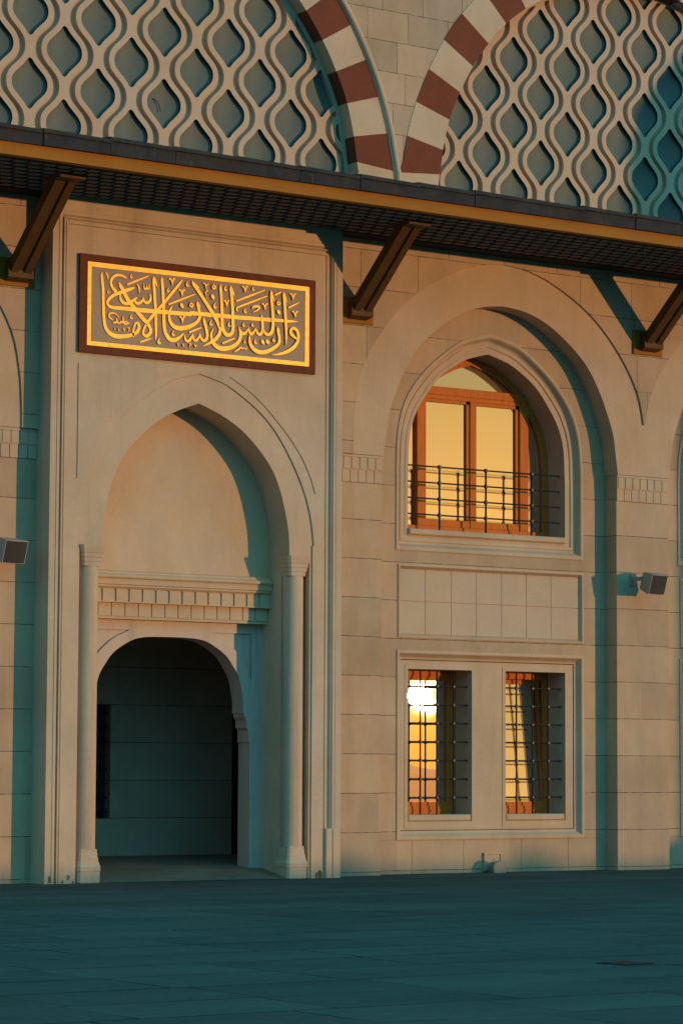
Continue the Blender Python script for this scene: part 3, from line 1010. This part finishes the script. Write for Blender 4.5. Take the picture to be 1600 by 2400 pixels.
def big_arch(cx):
    e = empty('lattice_window', (cx, 0, 0), mosque)
    # voussoirs: alternate red and cream, cut along the curve
    n = 40
    inn, out = smooth_curve(BIG_IN, 200), smooth_curve(BIG_OUT, 200)
    # joints measured on the inner curve, by height
    zin = [9.6, 10.475, 10.852, 11.335, 11.785, 12.22, 12.618, 12.984, 13.275, 13.53, 13.74, 13.88, 13.955]
    zout = [9.6, 10.415, 10.986, 11.525, 12.06, 12.553, 13.01, 13.42, 13.78, 14.08, 14.32, 14.49, 14.59]
    vo = MB()
    def seg(curve, za, zb):
        pts = [p for p in curve if za < p[1] < zb]
        def at(z):
            for a, b in zip(curve, curve[1:]):
                if a[1] <= z <= b[1]:
                    t = (z - a[1]) / max(1e-9, b[1] - a[1])
                    return (a[0] + (b[0] - a[0]) * t, z)
            return tuple(curve[0]) if z <= curve[0][1] + 0.01 else tuple(curve[-1])
        return [at(za)] + pts + [at(zb)]
    for k in range(len(zin)):
        if k < len(zin) - 1:
            a, b = seg(inn, zin[k], zin[k + 1]), seg(out, zout[k], zout[k + 1])
        else:
            a, b = seg(inn, zin[k], 13.97), seg(out, zout[k], 14.62)
        a, b = resample(a, 6), resample(b, 6)
        yy = random.uniform(-0.004, 0.004)
        for sg in (-1, 1):
            lp = [(sg * p[0], p[1]) for p in a] + [(sg * p[0], p[1]) for p in b[::-1]]
            vo.plate([lp], yy, 0.40, mi=(k + 1) % 2)
    vo.build('voussoir_arch', [m_red, m_cream] if True else None, e)
    t = MB()
    h = smooth_curve(BIG_OUT, 40)
    path = [(-a, -0.02, z) for a, z in h] + [(a, -0.02, z) for a, z in h[::-1][1:]]
    if cx < 24:
        t.tube(path, 0.048, 12)
    path = [(p[0] * 0.9905, -0.004, p[2] - 0.02) for p in path]
    if cx < 24:
        t.tube(path, 0.02, 8)
    if cx < 24:
        t.build('outer_moulding', m_smooth, e, smooth=True)
    # lattice
    pitch, P, phase = (0.5365, 1.040, (10.968, 10.452)) if cx < 24 else (0.527, 1.040, (10.954, 10.437))
    A0, A1 = 0.2165 / 0.5325 * pitch, 0.142 / 0.5325 * pitch
    T = 0.084
    W = lambda z: A0 + A1 * (math.cos(2 * math.pi * z / P) - 0.05 * math.cos(6 * math.pi * z / P)) / 0.95
    D = 0.004
    # opening = band outline moved inwards by the rim width, measured square to the curve
    samp = [(-P / 2 + P * i / 400) for i in range(401)]
    offp = []
    for z in samp:
        dw = (W(z + D) - W(z - D)) / (2 * D)
        ln = math.hypot(1, dw)
        offp.append((z + T * dw / ln, W(z) - T / ln))
    offp = [q for q in offp if abs(q[0]) < 0.40]
    offp.sort()
    def O(z):
        z = (z + P / 2) % P - P / 2
        if abs(z) > 0.36:
            return 0.0
        best = 0.0
        for a, b in zip(offp, offp[1:]):
            if a[0] <= z <= b[0]:
                t_ = (z - a[0]) / max(1e-9, b[0] - a[0])
                best = max(best, a[1] + (b[1] - a[1]) * t_)
                break
        return max(0.0, best)
    ns = 40
    zt = [0.5 * P * (-1 + 2 * i / ns) for i in range(ns + 1)]
    Ot = [O(z) for z in zt]
    Wt = [W(z) for z in zt]
    YF, YB, YG, YS = 0.25, 0.36, 0.290, 0.322
    la, gl, gv = MB(), MB(), MB()
    ncol = 9
    for c in range(-ncol, ncol):
        xc = (c + 0.5) * pitch
        ph = phase[0] if c % 2 else phase[1]
        if cx > 24:
            ph = phase[0] if c % 2 == 0 else phase[1]
        for r_ in range(-2, 5):
            zc = ph + r_ * P
            if zc < 9.0 or zc > 14.6 or abs(xc) > 4.3:
                continue
            # skip cells wholly outside the arch
            hw = max([a for a, z in inn if z >= zc - 0.6] + [0])
            if abs(xc) - 0.4 > hw + 0.2:
                continue
            rows_f, rows_b = [], []
            for z, o, w_ in zip(zt, Ot, Wt):
                rows_f.append([(xc - w_, YF, zc + z), (xc - o, YF, zc + z), (xc + o, YF, zc + z), (xc + w_, YF, zc + z)])
            v, fc, fg = [], [], []
            for rr in rows_f:
                v += rr
            nb_ = len(v)
            v += [(a, YB, b) for a, _, b in v]
            for i in range(ns):
                a, b = i * 4, (i + 1) * 4
                fc.append((a, a + 1, b + 1, b))
                fc.append((a + 2, a + 3, b + 3, b + 2))
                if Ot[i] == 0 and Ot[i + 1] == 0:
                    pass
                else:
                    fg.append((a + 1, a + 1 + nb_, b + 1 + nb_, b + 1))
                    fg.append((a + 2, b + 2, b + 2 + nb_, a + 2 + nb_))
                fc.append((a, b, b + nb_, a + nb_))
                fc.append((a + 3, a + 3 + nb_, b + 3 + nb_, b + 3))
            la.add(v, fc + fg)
            la.mi[-len(fg):] = [1] * len(fg)  # opening sides get the painted shade colour
            # glass pane of the cell, each very slightly out of true
            ty, tz = random.uniform(-.012, .012), random.uniform(-.012, .012)
            rows_g = []
            for z, o in zip(zt, Ot):
                if abs(z) > 0.37:
                    continue
                o_ = o + 0.025
                rows_g.append([(xc + o_ * q, YG + ty * o_ * q + tz * z + 0.050 * max(0, 1 - (o_ * q / 0.29) ** 2) * (1 - (z / 0.40) ** 2), zc + z) for q in (-1, -.75, -.5, -.25, 0, .25, .5, .75, 1)])
            gl.loft(rows_g)
        # groove floor to the right of this column
        x1 = (c + 1.5) * pitch
        ph2 = phase[1] if ph == phase[0] else phase[0]
        z = 9.2
        rr = []
        while z < 14.2:
            rr.append([(xc + W(z - ph) - 0.03, YS, z), (x1 - W(z - ph2) + 0.03, YS, z)])
            z += P / 24
        if abs(xc) < 4.2:
            gv.loft(rr)
    lo = la.build('lattice', [m_lattice, m_reveal_shade], e)
    gv.build('lattice_groove', m_lattice, e)
    gl.build('glass', m_frost, e, smooth=True)
    # rim of the screen along the arch
    rm = MB()
    h = smooth_curve(BIG_IN, 40)
    loA = [(-a - 0.03, z + 0.02) for a, z in h] + [(a + 0.03, z + 0.02) for a, z in h[::-1][1:]]
    liA = [(-a * 0.985, z - 0.04) for a, z in h] + [(a * 0.985, z - 0.04) for a, z in h[::-1][1:]]
    rm.loft([[(x, y, z) for x, z in q] for q, y in ((loA, 0.247), (liA, 0.247), (liA, 0.36))])
    rm.build('lattice_rim', m_lattice, e)
    bk = MB()
    bk.box(-4.4, 4.4, 0.50, 0.54, 9.6, 14.3)
    bk.build('backing', m_black, e)
    return e
wl_ = big_arch(CL)
big_arch(CR)
# one cracked pane: a warped sliver stands off the glass
ck = MB()
pts = [Vector((20.055 - 0.135 + 0.0, 0.312, 10.96 + 0.075)), Vector((19.985, 0.306, 11.02)), Vector((20.02, 0.300, 10.94)), Vector((20.045, 0.304, 10.83))]
cv = smooth_curve([(19.905, 0.310, 11.035), (19.965, 0.305, 11.005), (20.01, 0.300, 10.93), (20.03, 0.304, 10.86)], 14)
ck.tube([(a - CL, b, c) for a, b, c in cv], 0.0065, 6)
ck.build('cracked_pane_edge', m_black, wl_)

# ---------------------------------------------------------------- inscription panel
pn = tag(empty('inscription_panel', (20.29, -0.378, 7.86)), 'brown framed panel with gold arabic calligraphy above the portal niche', 'plaque')
d = MB()
d.plate([rect(-1.922, 1.922, -0.681, 0.681), rect(-1.802, 1.822, -0.576, 0.578)], -0.046, 0.02)
d.build('frame', m_brown, pn)
d = MB()
d.plate([rect(-1.802, 1.822, -0.576, 0.578), rect(-1.742, 1.748, -0.518, 0.514)], -0.040, 0.0)
d.build('gold_border', m_gilt, pn)
d = MB()
d.box(-1.75, 1.755, -0.033, 0.0, -0.525, 0.52)
d.build('field', m_field, pn)
STROKES = """-1584,445,10;-1587,406,31;-1576,325,36;-1563,215,38;-1558,63,38;-1551,-89,40;-1540,-220,40;-1516,-309,45;-1463,-376,52;-1376,-414,59;-1272,-414,55;-1157,-394,48;-1076,-366,43;-1018,-325,45;-990,-261,40;-1002,-211,36;-1025,-198,26;-1054,-226,26;-1074,-285,24;-1082,-352,29;-1078,-412,14|-1524,453,14;-1497,415,19;-1485,355,7|-1192,397,6;-1237,421,26;-1307,436,31;-1376,419,33;-1427,371,33;-1441,308,33;-1414,250,38;-1356,194,43|-1072,284,17;-1153,250,43;-1234,219,45;-1303,189,43;-1390,150,40;-1464,92,38;-1495,38,33;-1474,-5,33;-1405,-26,43;-1266,-23,48;-1045,-21,55;-753,-16,55;-458,-9,55;-160,-2,55|-178,10,55;-22,17,55;327,21,55;546,23,55;865,32,52;1161,38,48|1088,45,47;1178,43,45;1403,47,41;1517,52,28;1622,57,4|-1315,336,10;-1287,283,45;-1246,226,55;-1175,110,55;-1057,-12,55;-951,-115,55;-868,-189,50;-814,-256,40;-808,-317,43;-866,-373,43;-924,-348,33;-914,-285,29;-874,-200,31|-302,472,10;-367,389,33;-519,209,36;-624,86,38;-741,-39,40;-845,-161,40;-874,-195,31|-1297,169,14;-1285,99,36;-1232,53,40;-1151,61,43;-1082,109,36;-1030,149,14|-1065,131,14;-1046,76,31;-988,77,36;-936,123,26;-928,164,10|-933,159,12;-912,104,31;-860,94,36;-813,145,31;-822,228,7|-764,470,6;-764,427,40;-756,294,40;-743,141,40;-729,-22,40;-725,-166,36;-720,-319,31;-728,-417,10|-756,449,29;-728,379,21;-704,318,4|-638,473,6;-634,430,36;-621,308,38;-607,103,40;-601,-51,40;-591,-205,45;-567,-305,50;-501,-382,55;-430,-391,52;-347,-348,40;-276,-282,14|-1187,315,21;-1017,393,24;-847,470,11|-528,102,21;-315,194,24;-101,286,11|-972,-467,21;-882,-432,24;-793,-397,11|-1117,467,5;-1131,441,13;-1129,422,19;-1114,416,15;-1106,428,6|-1479,210,5;-1490,190,10;-1489,175,15;-1477,170,12;-1471,180,6|-534,337,5;-550,307,14;-547,286,21;-531,279,17;-521,293,6|-219,451,5;-237,418,16;-235,395,24;-216,387,18;-206,402,6|-1109,-88,5;-1127,-120,16;-1124,-144,24;-1106,-151,18;-1096,-136,6|-435,-263,5;-453,-295,16;-450,-318,24;-432,-326,18;-422,-311,6|-660,-379,5;-681,-417,19;-677,-445,28;-656,-453,22;-644,-436,6|-528,459,17;-498,458,24;-479,418,19;-471,370,5|-471,377,6;-460,435,17;-444,470,19;-423,464,10|-366,317,17;-337,316,24;-317,275,19;-309,227,5|-309,235,6;-298,293,17;-282,327,19;-260,321,10|-356,-57,17;-326,-59,24;-307,-99,19;-299,-147,5|-299,-140,6;-288,-82,17;-272,-47,19;-250,-54,10|-1034,337,12;-1000,291,21;-993,207,6|-924,348,7;-918,294,21;-891,281,21;-876,313,14;-877,349,7|-877,334,10;-869,293,19;-843,291,19;-842,350,7|-1308,-160,10;-1369,-108,14;-1444,-107,19;-1467,-157,21;-1408,-198,14|-1353,-167,10;-1344,-217,24;-1402,-236,17|-1349,-226,19;-1292,-230,19;-1275,-206,21;-1252,-229,17|-1251,-130,10;-1240,-208,21;-1217,-236,19;-1171,-225,14;-1138,-212,6|-1229,-212,14;-1194,-200,17;-1171,-215,12|-1384,-302,7;-1372,-332,12|-1318,-307,10;-1297,-305,12;-1318,-307,10;-1308,-346,12|-1225,-298,12;-1245,-307,11;-1225,-313,11;-1227,-339,11|-1176,-289,10;-1152,-286,12;-1152,-329,12|-464,93,7;-505,15,29;-516,-68,33;-491,-148,45;-425,-204,57;-330,-216,62;-200,-184,55;-93,-127,45;-33,-65,43;-20,-1,40;-35,70,40;-54,151,38;-60,189,6|-51,167,26;-30,138,17;-9,111,4|-270,-299,10;-245,-372,31;-198,-385,33;-150,-324,29;-125,-275,10|-132,-279,10;-114,-350,31;-72,-364,33;-31,-314,26;-12,-260,10|-18,-263,10;11,-336,33;66,-352,38;107,-291,38;88,-189,40;57,-88,40;38,-29,6|53,-57,24;85,-113,4|-149,472,7;-122,425,45;-38,329,48;72,194,48;194,39,52;268,-68,48;308,-188,10|-137,444,31;-86,413,26;-28,380,4|317,467,6;318,416,36;331,271,38;345,64,43;347,-82,43;366,-174,50;415,-238,52;482,-232,50;524,-170,45;525,-24,43;514,184,40;501,340,43;488,412,40;487,467,6|500,424,29;528,364,21;550,311,4|329,-146,38;294,-254,45;222,-333,48;138,-384,31;28,-437,4|205,-170,6;170,-244,26;180,-337,38;235,-405,55;332,-443,62;453,-427,57;562,-376,52;635,-297,45;652,-211,40;624,-107,7|631,-150,24;683,-200,43;737,-181,36;794,-102,7|782,-114,7;815,-186,38;860,-177,36;909,-92,7|900,-103,7;938,-175,38;990,-181,40;1016,-126,36;1019,-42,38;1006,42,33;1002,106,5|-526,101,21;-313,194,24;-99,287,11|-189,-262,21;-92,-219,24;6,-176,11|355,-368,21;455,-323,24;555,-277,11|576,253,21;815,355,24;1056,458,11|606,170,21;850,273,24;1096,377,11|604,104,7;584,128,19;594,161,21;630,183,14|-528,340,5;-544,311,14;-541,289,21;-525,283,17;-515,296,6|-219,460,5;-238,425,17;-235,399,26;-215,391,20;-204,407,6|-441,-262,5;-459,-294,16;-456,-318,24;-438,-325,18;-427,-311,6|-665,-384,5;-686,-422,19;-683,-449,28;-661,-458,22;-649,-441,6|235,201,5;213,163,19;217,134,28;239,126,22;251,143,6|171,-53,5;151,-89,17;154,-114,26;174,-123,20;186,-107,6|404,457,5;385,424,16;388,400,24;407,392,18;418,407,6|469,-50,5;451,-82,16;454,-106,24;473,-114,18;483,-99,6|734,169,5;715,136,16;718,112,24;737,104,18;748,119,6|708,-40,5;692,-67,13;695,-86,19;710,-92,15;719,-80,6|857,-26,5;842,-53,13;844,-73,19;860,-79,15;869,-67,6|863,490,5;847,463,13;850,443,19;865,437,15;874,449,6|726,-283,5;713,-306,11;715,-324,17;729,-329,13;736,-319,6|909,-256,5;891,-289,16;894,-313,24;913,-321,18;923,-306,6|-522,462,15;-496,461,21;-478,424,17;-471,381,5|-472,388,6;-461,440,15;-447,471,17;-428,466,10|-363,322,15;-336,321,21;-319,285,17;-312,242,5|-312,248,6;-302,300,15;-287,332,17;-268,326,10|-354,-57,15;-327,-59,21;-310,-95,17;-303,-138,5|-303,-132,6;-293,-80,15;-278,-48,17;-259,-54,10|367,239,15;394,238,21;412,201,17;419,158,5|419,164,6;430,217,15;445,249,17;464,243,10|670,470,15;697,469,21;715,432,17;722,388,5|722,395,6;733,448,15;748,480,17;768,474,10|1004,253,15;1032,252,21;1050,215,17;1057,171,5|1057,177,6;1067,231,15;1083,263,17;1103,257,10|-329,138,4;-322,116,43;-305,89,43;-298,67,4|172,311,4;180,289,43;197,262,43;204,239,4|1007,-255,4;1015,-278,43;1033,-306,43;1040,-328,4|1086,-245,4;1094,-268,43;1112,-296,43;1119,-318,4|206,465,6;189,434,14;184,409,19;206,392,21;230,411,21;220,433,17;201,435,10|-162,174,6;-178,143,14;-183,118,19;-161,102,21;-137,120,21;-147,142,17;-166,145,10|33,451,14;67,442,19;80,372,7|113,467,10;76,413,12|76,361,12;102,356,12;65,327,12;73,299,10;88,236,5|841,168,12;863,199,26;925,211,33;959,200,26;931,159,21;851,120,7|548,-473,7;611,-435,21;660,-401,17;691,-419,14;719,-396,10;736,-422,17;760,-382,7|-381,-427,10;-363,-472,12|-286,-429,11;-292,-445,11;-278,-454,11;-290,-471,11|-191,-423,11;-167,-421,12;-185,-460,11|-108,-424,10;-87,-462,11|-87,-462,11;-75,-425,10|1157,461,5;1159,406,34;1170,282,39;1188,92,39;1190,-51,43;1168,-139,45;1112,-178,41;1055,-159,34;1024,-109,19|1166,426,26;1189,361,19;1212,304,3|1366,462,5;1372,417,34;1385,303,39;1403,64,39;1416,-127,32;1412,-302,6|1376,432,26;1401,362,19;1424,305,3|804,-215,11;799,-268,30;811,-333,39;856,-396,50;935,-437,56;1024,-439,54;1125,-406,50;1226,-345,47;1293,-282,41;1298,-195,39;1275,-111,34;1266,-42,5|1278,-72,22;1310,-125,3|1604,-206,15;1547,-168,37;1501,-138,39;1489,-91,34;1518,-52,37;1557,-49,39;1600,-81,41;1621,-147,41;1608,-235,41;1542,-322,47;1429,-394,45;1294,-441,28;1168,-465,4|1447,239,19;1539,286,22;1631,333,10|1218,400,19;1274,429,22;1330,458,10|1474,441,15;1503,440,22;1521,403,17;1528,358,4|1528,365,5;1539,419,15;1555,451,17;1576,446,9|1512,190,15;1541,189,22;1559,151,17;1567,106,4|1566,113,5;1577,167,15;1593,199,17;1614,194,9|1213,-207,4;1195,-237,14;1198,-259,21;1216,-266,17;1225,-252,5|1280,333,5;1265,305,13;1260,281,17;1281,266,19;1303,284,19;1294,304,15;1276,306,9|1270,194,3;1278,172,41;1294,146,41;1302,124,3"""
let = MB()
for i, s in enumerate(STROKES.split('|')):
    pts = [tuple(float(v) / 1000 for v in q.split(',')) for q in s.split(';')]
    if len(pts) < 2:
        continue
    crv = smooth_curve(pts, max(8, 5 * (len(pts) - 1)))
    L, Rr = [], []
    for k, p in enumerate(crv):
        a, b = crv[max(0, k - 1)], crv[min(len(crv) - 1, k + 1)]
        tx, tz = b[0] - a[0], b[1] - a[1]
        ln = math.hypot(tx, tz) or 1e-6
        nx, nz = -tz / ln, tx / ln
        hw = max(0.0015, p[2] * 0.5)
        L.append((p[0] + nx * hw, p[1] + nz * hw))
        Rr.append((p[0] - nx * hw, p[1] - nz * hw))
    y = -0.047 - 0.00012 * i
    v, fc = [], []
    for a, b in zip(L, Rr):
        v += [(a[0], y, a[1]), (b[0], y, b[1]), (a[0], -0.03, a[1]), (b[0], -0.03, b[1])]
    for k in range(len(L) - 1):
        a, b = 4 * k, 4 * (k + 1)
        fc += [(a, a + 1, b + 1, b), (a, b, b + 2, a + 2), (a + 1, a + 3, b + 3, b + 1)]
    fc += [(0, 2, 3, 1), (4 * len(L) - 4, 4 * len(L) - 3, 4 * len(L) - 1, 4 * len(L) - 2)]
    let.add(v, fc)
let.build('calligraphy', m_gilt, pn)

# ---------------------------------------------------------------- loudspeakers
def loudspeaker(x, z, label):
    e = tag(empty('loudspeaker', (x, 0, z)), label, 'loudspeaker', 'loudspeakers on the piers')
    b = MB()
    b.box(-0.075, 0.0, -0.02, 0.0, -0.06, 0.12, bev=0.004)
    b.box(-0.06, -0.012, -0.24, -0.02, 0.015, 0.075)
    b.tube([(-0.08, -0.21, 0.045), (0.01, -0.21, 0.045)], 0.022, 10)
    b.build('bracket', m_case, e)
    rot = Matrix.Rotation(R(8), 4, 'Z') @ Matrix.Rotation(R(17), 4, 'X')
    org = Vector((0.10, -0.20, 0.02))
    def tr(p):
        return tuple(org + (rot @ Vector(p)))
    # cabinet: front 0.36 x 0.31, back narrower
    fr_ = [(-0.185, -0.26), (0.185, -0.26)]
    v = []
    rows = []
    for y, hx, hz in ((0.02, 0.10, 0.12), (-0.02, 0.125, 0.14), (-0.20, 0.178, 0.155), (-0.245, 0.185, 0.160), (-0.255, 0.182, 0.157)):
        rows.append([tr(p) for p in ((-hx, y, -hz), (hx, y, -hz), (hx, y, hz), (-hx, y, hz))])
    c = MB()
    c.loft(rows, True)
    c.f += [(0, 1, 2, 3)[::-1], (16, 17, 18, 19)]
    c.mi += [0, 0]
    c.build('cabinet', m_case, e)
    gq = MB()
    n = 8
    rows = []
    for i in range(n + 1):
        u = -1 + 2 * i / n
        rows.append([tr((u * 0.172, -0.256 - 0.014 * (1 - u * u), -0.147)), tr((u * 0.172, -0.256 - 0.014 * (1 - u * u), 0.147))])
    gq.loft(rows)
    gq.build('speaker_grille', m_mesh, e, smooth=True)
    return e
loudspeaker(28.46, 4.46, 'grey loudspeaker on the pier to the right of the arched window bay')
loudspeaker(17.30, 4.46, 'grey loudspeaker on the pier to the left of the portal, cut by the photo edge')

# ---------------------------------------------------------------- small fittings
bx = tag(empty('electrical_box', (25.91, 0.285, 0.0)), 'small pale square cover plate low on the wall under the grilled windows', 'cover plate')
d = MB()
d.plate([rect(-0.168, 0.168, 0.02, 0.295), rect(-0.140, 0.140, 0.045, 0.270)], -0.040, 0.0)
d.build('frame', m_smooth, bx)
d = MB()
d.box(-0.136, 0.136, -0.026, 0.0, 0.049, 0.266)
d.build('lid', m_smooth, bx)
d = MB()
d.tube([(0.02, -0.034, 0.19), (0.02, -0.02, 0.19)], 0.014, 10)
d.build('lock', m_grey, bx)

up_ = tag(empty('floodlight', (25.87, 0.08, 0.0)), 'round grey floodlight drum on the paving at the foot of the wall', 'floodlight')
d = MB()
ax = Vector((0.10, -1.0, 0.10)).normalized()
c0 = Vector((-0.02, 0.10, 0.03))
rads = [(0.0, 0.118), (0.012, 0.130), (0.03, 0.130), (0.034, 0.122), (0.05, 0.122), (0.054, 0.134), (0.07, 0.134), (0.074, 0.124), (0.10, 0.124), (0.104, 0.140), (0.15, 0.142), (0.158, 0.134)]
d.tube([c0 + ax * t for t, _ in rads], [r for _, r in rads], 28)
d.build('housing', m_grey, up_, smooth=True)
d = MB()
d.tube([c0 + ax * 0.1585, c0 + ax * 0.165], [0.126, 0.118], 28)
d.build('lens', plain('floodlight_lens', (0.20, 0.19, 0.165), rough=0.4), up_, smooth=True)

dc = tag(empty('drain_cover', (14.92, -16.06, 0.0)), 'small dark square drain cover set in the courtyard paving', 'drain cover')
dc.rotation_euler.z = R(7)
d = MB()
d.box(-0.165, 0.165, -0.165, 0.165, 0.002, 0.010)
d.build('frame', plain('cast_iron_dark', (0.008, 0.012, 0.013), rough=0.6), dc)
d = MB()
for k in range(7):
    d.box(-0.14, 0.14, -0.135 + k * 0.041, -0.115 + k * 0.041, 0.010, 0.014)
d.build('grate', m_iron, dc)

# ---------------------------------------------------------------- unseen parapet, and a domed shape added to cast shade, towards the sun
def lathe(mb, prof, n=32):
    mb.loft([[(r * math.cos(2 * math.pi * k / n), r * math.sin(2 * math.pi * k / n), z) for k in range(n)] for r, z in prof], True)
occl = tag(empty('shadow_caster', (45.95, -21.9, 0.0)), 'unseen domed stone shaft, added to cast shade on the right lattice window', 'shadow_caster')  # added out of view, outline shaped for the soft shadow on the right lattice
t = MB()
lathe(t, [(0.75, 0.0), (0.75, 1.0), (0.34, 1.15), (0.30, 9.4), (0.42, 9.6), (0.42, 9.8), (0.55, 10.0), (0.8, 10.35)])
t.build('shadow_caster_shaft', m_smooth, occl, smooth=True)
t = MB()
lathe(t, smooth_curve([(0.75, 10.33), (1.02, 10.75), (1.16, 11.4), (1.14, 12.0), (1.0, 12.6), (0.74, 13.15), (0.42, 13.6), (0.16, 14.0), (0.03, 14.5), (0.02, 15.2)], 30))
t.build('shadow_caster_dome', m_lead, occl, smooth=True)
m_dim = stone('parapet_stone', (0.16, 0.10, 0.06))
par = tag(empty('parapet', (62.0, -41.0, 0.0)), 'unseen long low stone parapet with square piers at the far edge of the courtyard', 'parapet wall')
t = MB()
t.box(-34.0, 34.0, -0.15, 0.15, 0.0, 1.22)
t.build('wall', m_dim, par)
t = MB()
t.box(-34.0, 34.0, -0.21, 0.21, 1.221, 1.33)
t.build('coping', m_dim, par)
pp = MB()
pp.box(-0.24, 0.24, -0.24, 0.24, 0.0, 1.34)
pp.loft([[(x * k, y * k, z) for x, y in ((-.28, -.28), (.28, -.28), (.28, .28), (-.28, .28))] for k, z in ((1, 1.341), (1, 1.40), (0.5, 1.48), (0.02, 1.50))], True)
p0 = pp.build('pier', m_dim, par, loc=(-33.0, 0, 0))
for k in range(1, 18):
    q = p0.copy()
    scene.collection.objects.link(q)
    q.parent = par
    q.location.x = -33.0 + k * 3.9
